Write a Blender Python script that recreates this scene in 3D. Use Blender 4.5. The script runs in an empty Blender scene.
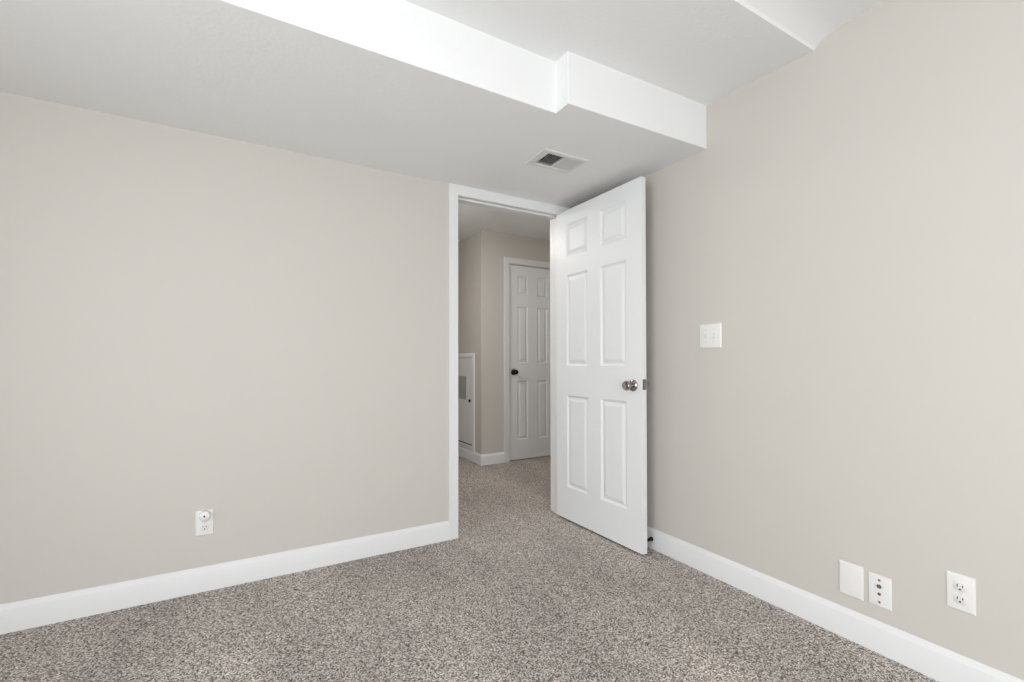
import bpy, bmesh, math, random
from mathutils import Vector, Matrix

S = bpy.context.scene
COL = S.collection

# ------------------------------------------------------------------ camera
YAW, PIT, ROL = map(math.radians, (30.003, 0.609, -0.112))
F_PX, CY = 456.94, 356.91
cf = Vector((math.sin(YAW)*math.cos(PIT), math.cos(YAW)*math.cos(PIT), math.sin(PIT)))
r0 = Vector((math.cos(YAW), -math.sin(YAW), 0))
u0 = r0.cross(cf)
cr = r0*math.cos(ROL) + u0*math.sin(ROL)
cu = -r0*math.sin(ROL) + u0*math.cos(ROL)
cam_d = bpy.data.cameras.new('camera')
cam = bpy.data.objects.new('camera', cam_d)
COL.objects.link(cam)
m = Matrix((cr, cu, -cf)).transposed().to_4x4()
m.translation = Vector((-1.969, -2.529, 1.045))
cam.matrix_world = m
cam_d.sensor_fit = 'HORIZONTAL'
cam_d.sensor_width = 36.0
cam_d.lens = F_PX/1024*36
cam_d.shift_y = (CY-341)/1024
cam_d.clip_start = 0.02
S.camera = cam

# ------------------------------------------------------------------ world, light, exposure
w = bpy.data.worlds.new('world'); S.world = w; w.use_nodes = True
bg = w.node_tree.nodes['Background']
bg.inputs[0].default_value = (0.75, 0.87, 1.0, 1)
bg.inputs[1].default_value = 1.0

def area(name, loc, rot, sx, sy, power, col):
    l = bpy.data.lights.new(name, 'AREA'); l.shape = 'RECTANGLE'
    l.size, l.size_y, l.energy, l.color = sx, sy, power, col
    o = bpy.data.objects.new(name, l); COL.objects.link(o)
    o.location = loc; o.rotation_euler = rot
    return o
# fill panels at the added, unseen windows, brightening the room
area('daylight_front', (-2.1, -4.42, 1.02), (math.radians(90), 0, 0), 1.9, 1.85, 76, (.97, .985, 1))
area('daylight_left', (-3.62, -2.4, 1.2), (0, math.radians(-90), 0), 1.6, 1.6, 64, (.97, .985, 1))
FILL_LAMP, HALL_FILL, HALL_FILL_DOOR = 1.6, 86.0, 17.5  # strengths of the added bedroom and hall fill lamps
S.view_settings.view_transform = 'Standard'
S.view_settings.look = 'None'
S.view_settings.gamma = 1
S.view_settings.use_curve_mapping = False
S.view_settings.exposure = 0.0

# ------------------------------------------------------------------ materials
def new_mat(name, col, rough=.5, metal=0, spec=.5):
    mt = bpy.data.materials.new(name); mt.use_nodes = True
    b = mt.node_tree.nodes['Principled BSDF']
    b.inputs['Base Color'].default_value = (*col, 1)
    b.inputs['Roughness'].default_value = rough
    b.inputs['Metallic'].default_value = metal
    b.inputs['Specular IOR Level'].default_value = spec
    return mt

def nd(mt, t, **kw):
    n = mt.node_tree.nodes.new(t)
    for k, v in kw.items():
        if hasattr(n, k): setattr(n, k, v)
        else: n.inputs[k].default_value = v
    return n

def add_bump(mt, scale, strength, dist, detail=3):
    t = mt.node_tree
    tc = nd(mt, 'ShaderNodeTexCoord')
    no = nd(mt, 'ShaderNodeTexNoise', Scale=scale, Detail=detail)
    bu = nd(mt, 'ShaderNodeBump', Strength=strength, Distance=dist)
    t.links.new(tc.outputs['Object'], no.inputs['Vector'])
    t.links.new(no.outputs['Fac'], bu.inputs['Height'])
    t.links.new(bu.outputs['Normal'], t.nodes['Principled BSDF'].inputs['Normal'])
    return mt

M = {}
M['wall'] = add_bump(new_mat('beige_wall_paint', (.568, .538, .497), .62, 0, .3), 90, .12, .002)
M['ceil'] = add_bump(new_mat('white_ceiling_paint', (.80, .805, .802), .9, 0, .1), 70, .3, .003, 5)
M['trim'] = add_bump(new_mat('white_trim_paint', (.735, .74, .742), .38, 0, .4), 30, .03, .001)
M['door'] = add_bump(new_mat('white_door_paint', (.76, .775, .78), .42, 0, .4), 55, .04, .001)
M['plastic'] = add_bump(new_mat('white_plastic', (.76, .755, .735), .32, 0, .45), 20, .01, .001)
M['socket'] = add_bump(new_mat('socket_plastic', (.72, .72, .71), .35, 0, .45), 20, .01, .001)
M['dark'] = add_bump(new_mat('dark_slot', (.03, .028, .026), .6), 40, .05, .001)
M['rubber'] = add_bump(new_mat('black_rubber', (.015, .015, .016), .6), 60, .1, .001)
M['screw'] = add_bump(new_mat('white_screw_head', (.62, .61, .58), .4), 40, .05, .0005)
M['bronze'] = add_bump(new_mat('dark_bronze', (.05, .042, .038), .3, 1), 40, .02, .001)
M['metal_dark'] = add_bump(new_mat('grey_steel', (.25, .24, .235), .35, 1), 60, .02, .001)
M['nickel'] = add_bump(new_mat('satin_nickel', (.40, .36, .345), .13, 1), 60, .02, .001)
M['vent'] = add_bump(new_mat('white_vent_enamel', (.68, .68, .67), .45), 30, .02, .001)
M['duct'] = add_bump(new_mat('dark_duct', (.06, .06, .06), .8), 30, .05, .001)
M['plate_grey'] = add_bump(new_mat('grey_plate', (.36, .36, .35), .3), 30, .02, .001)
M['hatch'] = add_bump(new_mat('white_hatch_paint', (.74, .74, .73), .45), 30, .03, .001)

def carpet():
    mt = new_mat('speckled_carpet', (.3, .27, .24), .95, 0, .05)
    t = mt.node_tree; L = t.links.new; b = t.nodes['Principled BSDF']
    tc = nd(mt, 'ShaderNodeTexCoord')
    vo = nd(mt, 'ShaderNodeTexVoronoi', Scale=250.0); vo.feature = 'F1'
    no = nd(mt, 'ShaderNodeTexNoise', Scale=120.0, Detail=3.0, Roughness=.7)
    big = nd(mt, 'ShaderNodeTexNoise', Scale=2.3, Detail=3.0)
    mp = nd(mt, 'ShaderNodeMapping'); mp.inputs['Rotation'].default_value = (0, 0, .9)
    mp.inputs['Scale'].default_value = (1, .38, 1)
    for n in (vo, no): L(tc.outputs['Object'], n.inputs['Vector'])
    L(tc.outputs['Object'], mp.inputs['Vector']); L(mp.outputs['Vector'], big.inputs['Vector'])
    sep = nd(mt, 'ShaderNodeSeparateColor'); L(vo.outputs['Color'], sep.inputs['Color'])
    mix = nd(mt, 'ShaderNodeMath', operation='MULTIPLY_ADD'); mix.inputs[1].default_value = .50
    m2 = nd(mt, 'ShaderNodeMath', operation='MULTIPLY'); m2.inputs[1].default_value = .50
    L(no.outputs['Fac'], m2.inputs[0]); L(sep.outputs['Red'], mix.inputs[0]); L(m2.outputs[0], mix.inputs[2])
    cr_ = nd(mt, 'ShaderNodeValToRGB'); e = cr_.color_ramp.elements
    e[0].position = .27; e[0].color = (0.085, 0.072, 0.063, 1)
    e[1].position = .73; e[1].color = (0.82, 0.76, 0.71, 1)
    for p, c in ((.39, (0.25, 0.218, 0.195, 1)), (.50, (0.41, 0.368, 0.335, 1)), (.60, (0.56, 0.51, 0.47, 1))):
        q = e.new(p); q.color = c
    L(mix.outputs[0], cr_.inputs['Fac'])
    # pile brushed in different directions: broad soft patches
    rm = nd(mt, 'ShaderNodeMapRange'); rm.inputs['From Min'].default_value = .35; rm.inputs['From Max'].default_value = .65
    rm.inputs['To Min'].default_value = .84; rm.inputs['To Max'].default_value = 1.10
    L(big.outputs['Fac'], rm.inputs['Value'])
    mc = nd(mt, 'ShaderNodeVectorMath', operation='SCALE')
    L(cr_.outputs['Color'], mc.inputs[0]); L(rm.outputs['Result'], mc.inputs['Scale'])
    L(mc.outputs['Vector'], b.inputs['Base Color'])
    bu = nd(mt, 'ShaderNodeBump', Strength=.6, Distance=.006)
    L(mix.outputs[0], bu.inputs['Height']); L(bu.outputs['Normal'], b.inputs['Normal'])
    return mt
M['carpet'] = carpet()

def emis(name, col, s):
    mt = new_mat(name, (.9, .9, .88), .4)
    b = mt.node_tree.nodes['Principled BSDF']
    b.inputs['Emission Color'].default_value = (*col, 1); b.inputs['Emission Strength'].default_value = s
    return mt
M['lamp'] = emis('lit_lamp_glass', (1, .965, .92), FILL_LAMP)  # glow of the added, unseen fill lamps
M['hall_lamp'] = emis('lit_hall_lamp_glass', (1, .965, .93), HALL_FILL)
M['hall_lamp_door'] = emis('lit_small_hall_lamp_glass', (1, .97, .94), HALL_FILL_DOOR)

def glass():
    mt = bpy.data.materials.new('window_glass'); mt.use_nodes = True
    t = mt.node_tree; t.nodes.clear()
    o = t.nodes.new('ShaderNodeOutputMaterial'); mx = t.nodes.new('ShaderNodeMixShader')
    a = t.nodes.new('ShaderNodeBsdfTransparent'); g = t.nodes.new('ShaderNodeBsdfGlossy')
    g.inputs['Roughness'].default_value = .02; mx.inputs[0].default_value = .06
    t.links.new(a.outputs[0], mx.inputs[1]); t.links.new(g.outputs[0], mx.inputs[2]); t.links.new(mx.outputs[0], o.inputs[0])
    return mt
M['glass'] = glass()

# ------------------------------------------------------------------ helpers
def link(name, bm, mat, parent=None, smooth=None, bevel=None, seg=2):
    bmesh.ops.remove_doubles(bm, verts=bm.verts, dist=1e-6)
    bmesh.ops.recalc_face_normals(bm, faces=bm.faces)
    me = bpy.data.meshes.new(name); bm.to_mesh(me); bm.free()
    me.materials.append(mat)
    o = bpy.data.objects.new(name, me); COL.objects.link(o)
    if parent: o.parent = parent
    if smooth is not None:
        me.shade_smooth()
        try: me.set_sharp_from_angle(angle=math.radians(smooth))
        except Exception: pass
    if bevel:
        md = o.modifiers.new('bevel', 'BEVEL'); md.width = bevel; md.segments = seg
        md.limit_method = 'ANGLE'; md.angle_limit = math.radians(50)
    return o

def box(bm, x0, x1, y0, y1, z0, z1):
    v = [bm.verts.new((x, y, z)) for x in (x0, x1) for y in (y0, y1) for z in (z0, z1)]
    for f in ((0,1,3,2), (4,6,7,5), (0,4,5,1), (2,3,7,6), (0,2,6,4), (1,5,7,3)):
        bm.faces.new([v[i] for i in f])

def quad(bm, *pts):
    bm.faces.new([bm.verts.new(p) for p in pts])

def lathe(bm, prof, n=32, mat=Matrix()):
    """prof: (radius, height) list turned about local z, closed at both ends"""
    rings = []
    for r, h in prof:
        if r < 1e-6: rings.append([bm.verts.new(mat @ Vector((0, 0, h)))])
        else: rings.append([bm.verts.new(mat @ Vector((r*math.cos(2*math.pi*k/n), r*math.sin(2*math.pi*k/n), h))) for k in range(n)])
    for a, b in zip(rings, rings[1:]):
        for k in range(n):
            k2 = (k+1) % n
            if len(a) == 1 and len(b) == 1: continue
            if len(a) == 1: bm.faces.new((a[0], b[k], b[k2]))
            elif len(b) == 1: bm.faces.new((a[k], b[0], a[k2]))
            else: bm.faces.new((a[k], b[k], b[k2], a[k2]))
    if len(rings[0]) > 1: bm.faces.new(rings[0])
    if len(rings[-1]) > 1: bm.faces.new(rings[-1])

def extrude_profile(bm, prof, P0, P1, out, up=Vector((0, 0, 1)), m0=0.0, m1=0.0):
    """profile points (out, up) swept straight from P0 to P1; m0/m1 mitre the ends: shift along path per unit of out"""
    P0, P1 = Vector(P0), Vector(P1); out = Vector(out); d = (P1-P0).normalized()
    a = [bm.verts.new(P0 + out*p + up*q + d*(m0*p)) for p, q in prof]
    b = [bm.verts.new(P1 + out*p + up*q + d*(m1*p)) for p, q in prof]
    n = len(prof)
    for i in range(n):
        j = (i+1) % n
        bm.faces.new((a[i], a[j], b[j], b[i]))
    bm.faces.new(a); bm.faces.new(list(reversed(b)))

def struct(o): o['kind'] = 'structure'; return o
def tag(o, label, cat, group=None):
    o['label'] = label; o['category'] = cat
    if group: o['group'] = group
    return o
def empty(name, loc, rotz=0):
    o = bpy.data.objects.new(name, None); COL.objects.link(o)
    o.empty_display_size = .1; o.location = loc; o.rotation_euler = (0, 0, rotz)
    return o

# ------------------------------------------------------------------ dimensions
ZS = 2.103              # underside of the soffit
JL, JR = -.8845, -.119   # clear opening of the bedroom doorway
ZO = 2.048              # top of the clear opening
WT = .130               # partition thickness
XL, YF = -3.5, -4.3     # left and front walls of the room
HX, HY = .076, 1.63     # outside corner of the hall walls
ZH = 2.388              # hall ceiling
HLX, HBY, HRX = -1.35, 3.4, 1.5

# ------------------------------------------------------------------ floor
bm = bmesh.new(); box(bm, XL-.15, HRX+.15, YF-.15, HBY+.15, -.12, 0)
struct(link('floor', bm, M['carpet']))

# ------------------------------------------------------------------ room walls
bm = bmesh.new()
J = .019                # jamb board thickness, sits inside the rough opening
box(bm, XL, JL-J, 0, WT, 0, 2.45)
box(bm, JR+J, 0, 0, WT, 0, 2.45)
box(bm, JL-J, JR+J, 0, WT, ZO+J, 2.45)
struct(link('wall_back', bm, M['wall']))
bm = bmesh.new(); box(bm, 0, .12, YF, WT, 0, 2.45)
struct(link('wall_right', bm, M['wall']))

def wall_with_hole(name, axis, c0, c1, a0, a1, h0, h1, z0, z1):
    bm = bmesh.new()
    def b(p, q, s, t):
        if axis == 'x': box(bm, c0, c1, p, q, s, t)
        else: box(bm, p, q, c0, c1, s, t)
    b(a0, h0, 0, 2.45); b(h1, a1, 0, 2.45); b(h0, h1, 0, z0); b(h0, h1, z1, 2.45)
    return struct(link(name, bm, M['wall']))
wall_with_hole('wall_left', 'x', XL-.12, XL, YF, WT, -3.2, -1.6, .4, 2.0)
wall_with_hole('wall_front', 'y', YF-.12, YF, XL-.12, .12, -3.0, -1.2, .06, 2.05)

def window(n, axis, c, a0, a1, z0, z1):  # unseen opening added to carry a fill panel
    def fr(bm, p, q, s, t, d0, d1):
        if axis == 'x': box(bm, c+d0, c+d1, p, q, s, t)
        else: box(bm, p, q, c+d0, c+d1, s, t)
    bm = bmesh.new(); k = .045
    fr(bm, a0, a1, z0, z0+k, -.03, .03); fr(bm, a0, a1, z1-k, z1, -.03, .03)
    fr(bm, a0, a0+k, z0+k, z1-k, -.03, .03); fr(bm, a1-k, a1, z0+k, z1-k, -.03, .03)
    mid = (a0+a1)/2; fr(bm, mid-k/2, mid+k/2, z0+k, z1-k, -.025, .025)
    o = struct(link('window_%d' % n, bm, M['trim'], bevel=.003))
    for p, q in ((a0+k, mid-k/2), (mid+k/2, a1-k)):
        g = bmesh.new(); fr(g, p, q, z0+k, z1-k, -.003, .003)
        link('window_pane', g, M['glass'], o)
window(1, 'y', YF-.05, -3.0, -1.2, .06, 2.05)
window(2, 'x', XL-.05, -3.2, -1.6, .4, 2.0)

# ------------------------------------------------------------------ ceilings
YB, YDROP = -.948, -1.557
bm = bmesh.new()        # main ceiling, with the slightly lower strip in front of the soffit
for (ya, za), (yb, zb) in (((YF, 2.338), (-1.69, 2.338)), ((-1.69, 2.338), (-1.64, 2.334)), ((-1.64, 2.334), (-1.60, 2.325)), ((-1.60, 2.325), (-1.563, 2.304)), ((-1.563, 2.304), (YDROP, 2.294))):
    quad(bm, (XL, ya, za), (0, ya, za), (0, yb, zb), (XL, yb, zb))
quad(bm, (XL, YDROP, 2.294), (0, YDROP, 2.294), (0, 0, 2.368), (XL, 0, 2.368))
# closed above
quad(bm, (XL-.12, YF-.12, 2.46), (.12, YF-.12, 2.46), (.12, WT, 2.46), (XL-.12, WT, 2.46))
struct(link('ceiling', bm, M['ceil'], smooth=25))

# soffit: an L-shaped boxed-in duct with a jog and the register opening
VX0, VX1, VY0, VY1 = -.656, -.444, -.630, -.502      # duct hole
XJ, YJ = -.838, -1.034
bm = bmesh.new()
YBL = -.973; YR = -1.056             # the boxing runs very slightly out of square at the right wall
def yf(x): return YJ + (YR-YJ)*(x-XJ)/(0-XJ)
xs = sorted([XL, XJ, VX0, VX1, 0]); ys = sorted([YJ, YB, VY0, VY1, 0])
for i in range(4):
    for j in range(4):
        x0, x1, y0, y1 = xs[i], xs[i+1], ys[j], ys[j+1]
        if x1 <= XJ+1e-6 and y0 < YB-1e-6: continue
        if x0 >= VX0-1e-6 and x1 <= VX1+1e-6 and y0 >= VY0-1e-6 and y1 <= VY1+1e-6: continue
        ya, yb = (yf(x0), yf(x1)) if j == 0 else ((YBL, YB) if (i == 0 and j == 1) else (y0, y0))
        quad(bm, (x0, ya, ZS), (x1, yb, ZS), (x1, y1, ZS), (x0, y1, ZS))
ZT = 2.375
quad(bm, (XL, YBL, ZS), (XJ, YB, ZS), (XJ, YB, ZT), (XL, YBL, ZT))
quad(bm, (XJ, YB, ZS), (XJ, YJ, ZS), (XJ, YJ, ZT), (XJ, YB, ZT))
xf = [XJ, VX0, VX1, 0]
for a, b in zip(xf, xf[1:]):
    quad(bm, (a, yf(a), ZS), (b, yf(b), ZS), (b, yf(b), ZT), (a, yf(a), ZT))
struct(link('ceiling_soffit', bm, M['ceil'], bevel=.003))

# ------------------------------------------------------------------ hall shell
bm = bmesh.new()
DL, DR, DT = .400, 1.005, 2.072      # hall door leaf opening
box(bm, HX, DL-.02, HY, HY+.12, 0, 2.45); box(bm, DR+.02, HRX, HY, HY+.12, 0, 2.45)
box(bm, DL-.02, DR+.02, HY, HY+.12, DT+.02, 2.45)
struct(link('wall_hall_back', bm, M['wall']))
bm = bmesh.new()
box(bm, HX, HX+.12, HY+.12, HBY, 0, 2.45)
struct(link('wall_hall_side', bm, M['wall']))
bm = bmesh.new(); box(bm, HLX-.12, HLX, WT, HBY+.12, 0, 2.45); struct(link('wall_hall_left', bm, M['wall']))
bm = bmesh.new(); box(bm, HLX, HX+.12, HBY, HBY+.12, 0, 2.45); struct(link('wall_hall_end', bm, M['wall']))
bm = bmesh.new(); box(bm, HRX, HRX+.12, WT, HY+.12, 0, 2.45); struct(link('wall_hall_right', bm, M['wall']))
bm = bmesh.new(); box(bm, .12, HRX, 0, WT, 0, 2.45); struct(link('wall_hall_front', bm, M['wall']))
bm = bmesh.new()
box(bm, HLX, HRX, WT, HY, ZH, 2.5); box(bm, HLX, HX, HY, HBY, ZH, 2.5)
struct(link('ceiling_hall', bm, M['ceil']))
# dark closet space behind the hall door
bm = bmesh.new(); box(bm, HX+.12, HRX, HY+.6, HY+.64, 0, 2.45); struct(link('wall_closet', bm, M['wall']))

# ------------------------------------------------------------------ baseboards
BB = [(0, 0), (.0145, 0), (.0145, .090), (.0132, .0935), (.0100, .0965), (.0055, .1065), (.003, .110), (0, .110)]
def baseboard(name, P0, P1, out, m0=0, m1=0):
    bm = bmesh.new(); extrude_profile(bm, BB, P0, P1, out, m0=m0, m1=m1)
    return struct(link(name, bm, M['trim'], smooth=35))
CW = .060
baseboard('baseboard_back', (XL, 0, 0), (JL+.001-CW, 0, 0), (0, -1, 0))
baseboard('baseboard_right', (0, YF, 0), (0, 0, 0), (-1, 0, 0))
baseboard('baseboard_left', (XL, YF, 0), (XL, 0, 0), (1, 0, 0))
baseboard('baseboard_front', (-1.2, YF, 0), (0, YF, 0), (0, 1, 0))
HC = .058
baseboard('baseboard_hall_back', (HX, HY, 0), (DL-.008-HC, HY, 0), (0, -1, 0), m0=-1)
baseboard('baseboard_hall_side', (HX, HY, 0), (HX, HBY, 0), (-1, 0, 0), m0=-1)

# ------------------------------------------------------------------ casings and jambs
CP = [(0, 0), (0, .009), (.004, .012), (.012, .0125), (.020, .0105), (.036, .0145), (.050, .0165), (.055, .0155), (.055, 0)]
def casing(name, xl, xr, zt, y, width, side=-1):
    """U-shaped casing with mitred corners, on plane y, projecting to side*y"""
    bm = bmesh.new(); k = width/.055
    rows = []
    for d, t in CP:
        d *= k
        rows.append([bm.verts.new(p) for p in ((xl-d, y+side*t, 0), (xl-d, y+side*t, zt+d), (xr+d, y+side*t, zt+d), (xr+d, y+side*t, 0))])
    n = len(rows)
    for i in range(n):
        a, b = rows[i], rows[(i+1) % n]
        for j in range(3): bm.faces.new((a[j], a[j+1], b[j+1], b[j]))
    bm.faces.new([r[0] for r in rows]); bm.faces.new([r[3] for r in rows])
    return struct(link(name, bm, M['trim'], smooth=30))
casing('trim_1', JL+.001, JR+.003, ZO-.0055, 0, CW)
casing('trim_2', JL-.004, JR+.004, ZO+.004, WT, CW, side=1)

def jamb(name, xl, xr, zt, y0, y1, ys0, ys1):
    bm = bmesh.new()
    box(bm, xl-J, xl, y0, y1, 0, zt+J); box(bm, xr, xr+J, y0, y1, 0, zt+J); box(bm, xl, xr, y0, y1, zt, zt+J)
    s = .011
    box(bm, xl, xl+s, ys0, ys1, 0, zt); box(bm, xr-s, xr, ys0, ys1, 0, zt); box(bm, xl+s, xr-s, ys0, ys1, zt-s, zt)
    return struct(link(name, bm, M['trim'], bevel=.0015))
jamb('trim_3', JL, JR, ZO, 0, WT, .040, .075)
casing('trim_4', DL-.008, DR+.008, DT+.008, HY, HC)
jamb('trim_5', DL-.003, DR+.003, DT+.003, HY, HY+.12, HY+.055, HY+.09)

# ------------------------------------------------------------------ six-panel doors
def door_mesh(W, H, T, cols, rows):
    """leaf from x 0..W, y -T/2..T/2, z 0..H, moulded panels on both faces"""
    bm = bmesh.new()
    xs = sorted({0, W, *[c for p in cols for c in p]}); zs = sorted({0, H, *[c for p in rows for c in p]})
    for s in (-1, 1):
        Y = s*T/2
        for i in range(len(xs)-1):
            for j in range(len(zs)-1):
                x0, x1, z0, z1 = xs[i], xs[i+1], zs[j], zs[j+1]
                if (x0, x1) in cols and (z0, z1) in rows:
                    steps = [(0, 0), (.003, .0025), (.011, .0092), (.015, .0098), (.020, .0088), (.036, .0020), (.040, .0015)]
                    rings = []
                    for ins, dep in steps:
                        y = Y - s*dep
                        rings.append([bm.verts.new(p) for p in ((x0+ins, y, z0+ins), (x1-ins, y, z0+ins), (x1-ins, y, z1-ins), (x0+ins, y, z1-ins))])
                    for a, b in zip(rings, rings[1:]):
                        for k in range(4): bm.faces.new((a[k], a[(k+1) % 4], b[(k+1) % 4], b[k]))
                    bm.faces.new(rings[-1])
                else:
                    quad(bm, (x0, Y, z0), (x1, Y, z0), (x1, Y, z1), (x0, Y, z1))
    t = T/2
    for a, b in zip(xs, xs[1:]):
        for z in (0, H): quad(bm, (a, -t, z), (b, -t, z), (b, t, z), (a, t, z))
    for a, b in zip(zs, zs[1:]):
        for x in (0, W): quad(bm, (x, -t, a), (x, t, a), (x, t, b), (x, -t, b))
    return bm

def knob(parent, x, z, T, mat, sides=(-1, 1)):
    for s in sides:
        R = Matrix.Translation((x, s*T/2, z)) @ Matrix.Rotation(math.radians(-90*s), 4, 'X')
        bm = bmesh.new()
        lathe(bm, [(.0, 0), (.0325, 0), (.0325, .003), (.030, .0075), (.020, .0105), (.014, .012), (0, .012)], 40, R)
        ro = link('rosette', bm, mat, parent, smooth=50)
        bm = bmesh.new()
        lathe(bm, [(.0, .010), (.0115, .010), (.0115, .026), (.0135, .031), (.021, .035), (.0265, .042), (.0275, .050),
                   (.0255, .058), (.0225, .0615), (.0205, .0610), (.016, .0590), (0, .0582)], 40, R)
        link('door_knob', bm, mat, parent, smooth=40)

# open bedroom door: hinged at the right jamb, swung into the room
DW, DH, DTH = .765, 2.032, .035
P_COLS = [(.114, .325), (.440, .651)]
P_ROWS = [(.212, .812), (1.006, 1.602), (1.724, 1.938)]
ANG = 91.15
hinge = Vector((-.1555, .0104))
d = Vector((-math.cos(math.radians(ANG)), -math.sin(math.radians(ANG))))
nrm = Vector((-d.y, d.x))           # towards +x side (away from the visible face)?
if nrm.x < 0: nrm = -nrm
org = hinge + nrm*DTH/2
door = link('door_1', door_mesh(DW, DH, DTH, P_COLS, P_ROWS), M['door'], bevel=.0015)
door.location = (org.x, org.y, .012); door.rotation_euler = (0, 0, math.atan2(d.y, d.x))
struct(door)
knob(door, .702, .902, DTH, M['nickel'])
bm = bmesh.new(); box(bm, DW-.0005, DW+.0015, -.0125, .0125, .880, .937)
link('latch_plate', bm, M['metal_dark'], door, bevel=.0008)
bm = bmesh.new(); box(bm, DW+.001, DW+.012, -.007, .006, .899, .918)
link('latch_bolt', bm, M['nickel'], door, bevel=.002)
# local +y of the leaf: which side is the wall-facing one
side = 1 if (Matrix.Rotation(door.rotation_euler.z, 2) @ Vector((0, 1))).x > 0 else -1
for z in (.20, 1.02, 1.83):
    bm = bmesh.new()
    lathe(bm, [(0, z-.045), (.0055, z-.045), (.0055, z+.045), (.004, z+.049), (0, z+.050)], 16, Matrix.Translation((.002, side*(DTH/2+.004), 0)))
    link('hinge', bm, M['metal_dark'], door, smooth=40)

# closed door in the hall
HW, HH, HT = DR-DL, DT-.009, .035
hd = link('door_2', door_mesh(HW, HH, HT, [(.110, .243), (.362, .495)], [(.209, .834), (1.024, 1.624), (1.749, 1.959)]), M['door'], bevel=.0015)
hd.location = (DL, HY+.018+HT/2, .008); struct(hd)
knob(hd, .062, .928, HT, M['bronze'])

# ------------------------------------------------------------------ door stop on the right baseboard
st = empty('door_stop', (-.0145, -.700, .055))
tag(st, 'small black spring door stop on the right baseboard behind the open door', 'door stop')
RX = Matrix.Rotation(math.radians(-90), 4, 'Y')      # local z -> -x
bm = bmesh.new(); lathe(bm, [(0, 0), (.012, 0), (.012, .004), (.008, .007), (0, .007)], 20, RX); link('base', bm, M['rubber'], st, smooth=40)
bm = bmesh.new()
turns, n, r, wr = 9, 9*14, .0068, .0016
prev = None
for i in range(n+1):
    a = 2*math.pi*turns*i/n; c = Vector((-.006-.052*i/n, r*math.cos(a), r*math.sin(a)))
    rad = Vector((0, math.cos(a), math.sin(a)))
    ring = [bm.verts.new(c + rad*wr*math.cos(q) + Vector((1, 0, 0))*wr*math.sin(q)) for q in [2*math.pi*t/6 for t in range(6)]]
    if prev:
        for t in range(6): bm.faces.new((prev[t], prev[(t+1) % 6], ring[(t+1) % 6], ring[t]))
    else: bm.faces.new(ring)
    prev = ring
bm.faces.new(prev)
link('spring', bm, M['bronze'], st, smooth=80)
bm = bmesh.new(); lathe(bm, [(0, .056), (.0085, .056), (.0095, .060), (.0095, .070), (.007, .074), (0, .075)], 20, RX); link('rubber_tip', bm, M['rubber'], st, smooth=40)

# ------------------------------------------------------------------ wall plates (local: x right, z up, y = 0 on wall, front towards -y)
def plate_mesh(w, h, t=.006, holes=()):
    bm = bmesh.new()
    rings = []
    for ins, y in ((0, 0), (0, -.0018), (.0035, -t*.9), (.0055, -t)):
        rings.append([bm.verts.new(p) for p in ((-w/2+ins, y, -h/2+ins), (w/2-ins, y, -h/2+ins), (w/2-ins, y, h/2-ins), (-w/2+ins, y, h/2-ins))])
    for a, b in zip(rings, rings[1:]):
        for i in range(4): bm.faces.new((a[i], a[(i+1) % 4], b[(i+1) % 4], b[i]))
    bm.faces.new(rings[0]); bm.faces.new(rings[-1])
    return bm
RY = Matrix.Rotation(math.radians(90), 4, 'X')       # local z -> -y
def T(x, y, z): return Matrix.Translation((x, y, z))
def screw(p, x, z, mat, r=.0032, y=-.0055):
    bm = bmesh.new(); lathe(bm, [(0, 0), (r, 0), (r*.9, .0012), (r*.5, .0018), (0, .002)], 14, T(x, y, z) @ RY)
    o = link('screw', bm, mat, p, smooth=50)
    return o
def socket(p, z, y=-.006):
    bm = bmesh.new()   # round face with flattened top and bottom
    pts = []
    for i in range(40):
        a = 2*math.pi*i/40; pts.append((.0172*math.cos(a), max(-.0140, min(.0140, .0172*math.sin(a)))))
    f = [bm.verts.new((x, y+.002, z+q)) for x, q in pts]; g = [bm.verts.new((x, y-.0016, z+q)) for x, q in pts]
    h = [bm.verts.new((x*.95, y-.0022, z+q*.95)) for x, q in pts]
    for a, b in ((f, g), (g, h)):
        for i in range(40): bm.faces.new((a[i], a[(i+1) % 40], b[(i+1) % 40], b[i]))
    bm.faces.new(f); bm.faces.new(h)
    s = link('socket', bm, M['socket'], p, smooth=40)
    yy = y-.0024
    for x, hh in ((-.0064, .0088), (.0064, .0068)):
        bm = bmesh.new(); box(bm, x-.0013, x+.0013, yy, yy+.004, z+.003-hh/2, z+.003+hh/2); link('slot', bm, M['dark'], s)
    bm = bmesh.new(); lathe(bm, [(0, 0), (.0027, 0), (.0027, .0042), (0, .0042)], 12, T(0, yy+.004, z-.0075) @ RY); link('slot', bm, M['dark'], s)
    return s

FACE_R = math.radians(-90)     # plates on the right wall face -x : local -y -> -x
def on_right(name, y, z): return empty(name, (0, y, z), FACE_R)

# outlet on the right wall
o = on_right('wall_outlet', -1.976, .307)
tag(o, 'white duplex electrical outlet low on the right wall, rightmost of three plates', 'outlet')
link('cover_plate', plate_mesh(.070, .115), M['plastic'], o, smooth=25)
socket(o, .0195); socket(o, -.0195); screw(o, 0, 0, M['screw'])

# outlet on the back wall with a plug-in gadget
o2 = empty('wall_outlet', (-2.139, 0, .310))
tag(o2, 'white duplex outlet low on the left hand wall with a plug-in in it', 'outlet')
link('cover_plate', plate_mesh(.070, .115), M['plastic'], o2, smooth=25)
socket(o2, .0195); socket(o2, -.0195); screw(o2, 0, 0, M['screw'])

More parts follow.
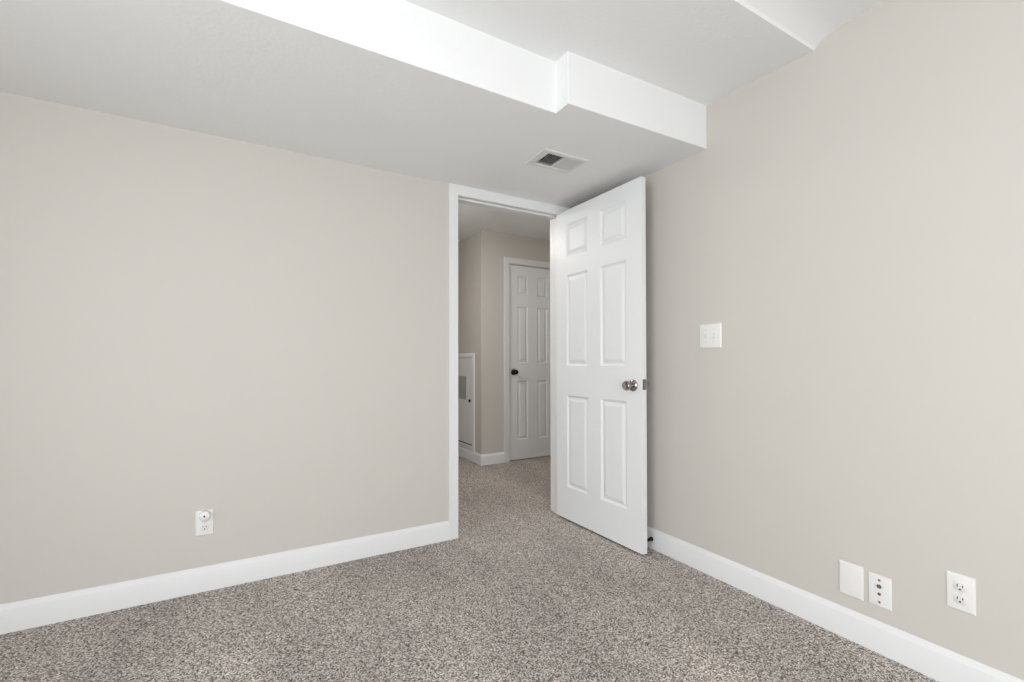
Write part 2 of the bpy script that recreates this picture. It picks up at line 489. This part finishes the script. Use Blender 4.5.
pg = empty('plug_in_night_light', (-2.137, -.0085, .3475))
tag(pg, 'small white plug-in night light with a dark sensor dot in the upper socket', 'night light')
bm = bmesh.new(); lathe(bm, [(0, 0), (.0195, 0), (.0215, .004), (.0215, .019), (.0205, .0235), (.0175, .0262), (.010, .0275), (0, .028)], 32, T(0, 0, .0) @ RY)
link('housing', bm, M['plastic'], pg, smooth=40)
bm = bmesh.new(); lathe(bm, [(0, 0), (.0042, 0), (.0037, .0014), (.002, .0020), (0, .0022)], 20, T(-.001, -.0276, 0) @ RY)
link('light_sensor', bm, M['dark'], pg, smooth=50)

# blank plate
b1 = on_right('blank_cover_plate', -1.670, .222)
tag(b1, 'plain white blank cover plate low on the right wall, leftmost of three', 'cover plate')
link('plate', plate_mesh(.079, .124, .0065), M['plastic'], b1, smooth=25)
screw(b1, 0, .042, M['plastic'], .003, -.0062); screw(b1, 0, -.042, M['plastic'], .003, -.0062)

# cable plate
c1 = on_right('cable_wall_plate', -1.760, .2185)
tag(c1, 'white cable jack plate with dark screws and a metal coaxial connector', 'cable plate')
link('plate', plate_mesh(.070, .113), M['plastic'], c1, smooth=25)
screw(c1, 0, .040, M['metal_dark'], .0042); screw(c1, 0, -.038, M['metal_dark'], .0042)
bm = bmesh.new()
lathe(bm, [(0, 0), (.0075, 0), (.0075, .003), (.0048, .0032), (.0048, .008), (.0030, .008), (.0030, .006), (0, .006)], 6, T(0, -.0058, .018) @ RY)
link('coaxial_connector', bm, M['metal_dark'], c1)
bm = bmesh.new(); lathe(bm, [(0, 0), (.0050, 0), (.0050, .0012), (.0030, .0016), (0, .0010)], 20, T(0, -.0058, -.009) @ RY)
link('jack', bm, M['metal_dark'], c1, smooth=40)

# double light switch
sw = on_right('light_switch', -1.072, 1.171)
tag(sw, 'white double toggle light switch on the right wall beside the open door', 'light switch')
link('cover_plate', plate_mesh(.122, .120), M['plastic'], sw, smooth=25)
for x, up in ((-.023, 1), (.023, -1)):
    bm = bmesh.new(); box(bm, x-.0052, x+.0052, -.0066, -.004, -.0122, .0122); cl = link('toggle_collar', bm, M['screw'], sw, bevel=.0008)  # collar greyed to stand in for shading under the toggle
    bm = bmesh.new()
    zt = .010*up
    v = [bm.verts.new(p) for p in ((x-.0038, -.006, -.006), (x+.0038, -.006, -.006), (x+.0038, -.006, .006), (x-.0038, -.006, .006),
                                   (x-.0032, -.017, zt-.004), (x+.0032, -.017, zt-.004), (x+.0032, -.017, zt+.004), (x-.0032, -.017, zt+.004))]
    for f in ((0,1,2,3), (4,5,6,7), (0,1,5,4), (1,2,6,5), (2,3,7,6), (3,0,4,7)): bm.faces.new([v[i] for i in f])
    link('toggle', bm, M['plastic'], sw, bevel=.001)
    for z in (.030, -.030): screw(sw, x, z, M['screw'], .003)

# ------------------------------------------------------------------ ceiling register in the soffit
vt = empty('ceiling_vent', ((VX0+VX1)/2, (VY0+VY1)/2, ZS))
tag(vt, 'white two-way ceiling air register with slats in the soffit above the doorway', 'vent')
hx, hy = (VX1-VX0)/2, (VY1-VY0)/2; DIV = .002
bm = bmesh.new()
rings = []
for e, z in ((1, .0005), (1, -.003), (.86, -.0060), (.12, -.0060), (.0, -.004), (.0, .012)):
    rings.append([bm.verts.new(p) for p in ((-hx-e*.043, -hy-e*.032, z), (hx+e*.018, -hy-e*.032, z), (hx+e*.018, hy+e*.029, z), (-hx-e*.043, hy+e*.029, z))])
for a, b in zip(rings, rings[1:]):
    for i in range(4): bm.faces.new((a[i], a[(i+1) % 4], b[(i+1) % 4], b[i]))
link('frame', bm, M['vent'], vt, smooth=25)
bm = bmesh.new(); box(bm, DIV-.003, DIV+.003, -hy, hy, -.006, .012); link('divider', bm, M['vent'], vt)
NS = 8
for bank in (-1, 1):
    NS = 8 if bank < 0 else 7
    span = hx - bank*DIV - .012
    for i in range(NS):
        c = DIV + bank*(.008 + span*(i+.5)/NS)
        bm = bmesh.new(); q = .0068 if bank < 0 else .0048; th = .0005
        # left bank lets the eye into the duct, right bank turns its slats to the door side
        sx = bank
        v = []
        for y in (-hy, hy):
            v += [bm.verts.new((c-q*sx, y, .010)), bm.verts.new((c-q*sx+th*2, y, .010)),
                  bm.verts.new((c+q*sx+th*2, y, -.004)), bm.verts.new((c+q*sx, y, -.004))]
        for f in ((0,1,2,3), (7,6,5,4), (0,4,5,1), (1,5,6,2), (2,6,7,3), (3,7,4,0)): bm.faces.new([v[k] for k in f])
        link('slat', bm, M['vent'], vt)
bm = bmesh.new()     # sheet metal duct above
quad(bm, (-hx, -hy, .17), (hx, -hy, .17), (hx, hy, .17), (-hx, hy, .17))
for a, b in (((-hx, -hy), (hx, -hy)), ((hx, -hy), (hx, hy)), ((hx, hy), (-hx, hy)), ((-hx, hy), (-hx, -hy))):
    quad(bm, (*a, .012), (*b, .012), (*b, .17), (*a, .17))
link('duct', bm, M['duct'], vt)

# ------------------------------------------------------------------ access hatch in the hall
HYc = [1.790, 2.62]; HZ = [.112, 1.137]
ah = empty('access_hatch', (HX, 2.205, .112), math.radians(-90))
tag(ah, 'white framed low access hatch with a grey plate on the hall side wall', 'access hatch')
# local x: from y=2.62 (negative) to y=1.79 (positive) ; front -y
hw = (HYc[1]-HYc[0])/2; hh = HZ[1]-HZ[0]; fw = .048
bm = bmesh.new()
rows = []
for dd, t in ((0, 0), (0, .010), (.010, .014), (fw-.012, .014), (fw, .010), (fw, 0)):
    rows.append([bm.verts.new(p) for p in ((-hw+dd, -t, dd), (hw-dd, -t, dd), (hw-dd, -t, hh-dd), (-hw+dd, -t, hh-dd))])
for i in range(len(rows)):
    a, b = rows[i], rows[(i+1) % len(rows)]
    for j in range(4): bm.faces.new((a[j], a[(j+1) % 4], b[(j+1) % 4], b[j]))
link('hatch_frame', bm, M['trim'], ah, smooth=30)
bm = bmesh.new(); box(bm, -hw+fw+.004, hw-fw-.004, -.008, -.0014, fw+.014, hh-fw-.003)
hdoor = link('hatch_door', bm, M['hatch'], ah, bevel=.001)
bm = bmesh.new(); box(bm, -hw+fw-.002, hw-fw+.002, -.0015, 0, fw-.002, hh-fw+.002)  # dark sheet standing in for shade in the gap around the hatch door
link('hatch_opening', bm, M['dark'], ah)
def ly(y): return 2.205-y
bm = bmesh.new(); box(bm, ly(2.34), ly(1.985), -.011, -.007, .640-.112, .890-.112); link('hatch_plate', bm, M['plate_grey'], hdoor, bevel=.001)
bm = bmesh.new(); lathe(bm, [(0, 0), (.006, 0), (.006, .006), (.015, .009), (.018, .015), (.013, .020), (0, .022)], 20, T(ly(1.878), -.008, .635-.112) @ RY)
link('hatch_knob', bm, M['bronze'], hdoor, smooth=50)

# ------------------------------------------------------------------ added fill lamps, unseen, brightening room and hall
def fill_lamp(loc, r, mat, label, drop=0):
    e = empty('ceiling_lamp', Vector(loc)-Vector((0, 0, drop))); tag(e, label, 'lamp')
    if drop:
        bm = bmesh.new(); lathe(bm, [(0, drop), (.05, drop), (.05, drop-.015), (.008, drop-.022), (.008, 0), (0, 0)], 24); link('lamp_stem', bm, M['nickel'], e, smooth=40)
    bm = bmesh.new(); lathe(bm, [(0, 0), (r*1.05, 0), (r*1.05, -.02), (r, -.024), (0, -.024)], 40); link('lamp_base', bm, M['nickel'], e, smooth=40)
    bm = bmesh.new(); lathe(bm, [(0, -.0245), (r*.97, -.0245), (r*.93, -.045), (r*.75, -.068), (r*.4, -.083), (0, -.088)], 40); link('lamp_shade', bm, mat, e, smooth=60)
fill_lamp((-1.75, -2.95, 2.338), .17, M['lamp'], 'lit round flush ceiling lamp on the bedroom ceiling behind the camera')
fill_lamp((.88, .62, ZH), .13, M['hall_lamp_door'], 'lit round ceiling lamp near the closed hall door', .2)
fill_lamp((-.85, .95, ZH), .13, M['hall_lamp'], 'lit round ceiling lamp at the open left end of the hall', .2)
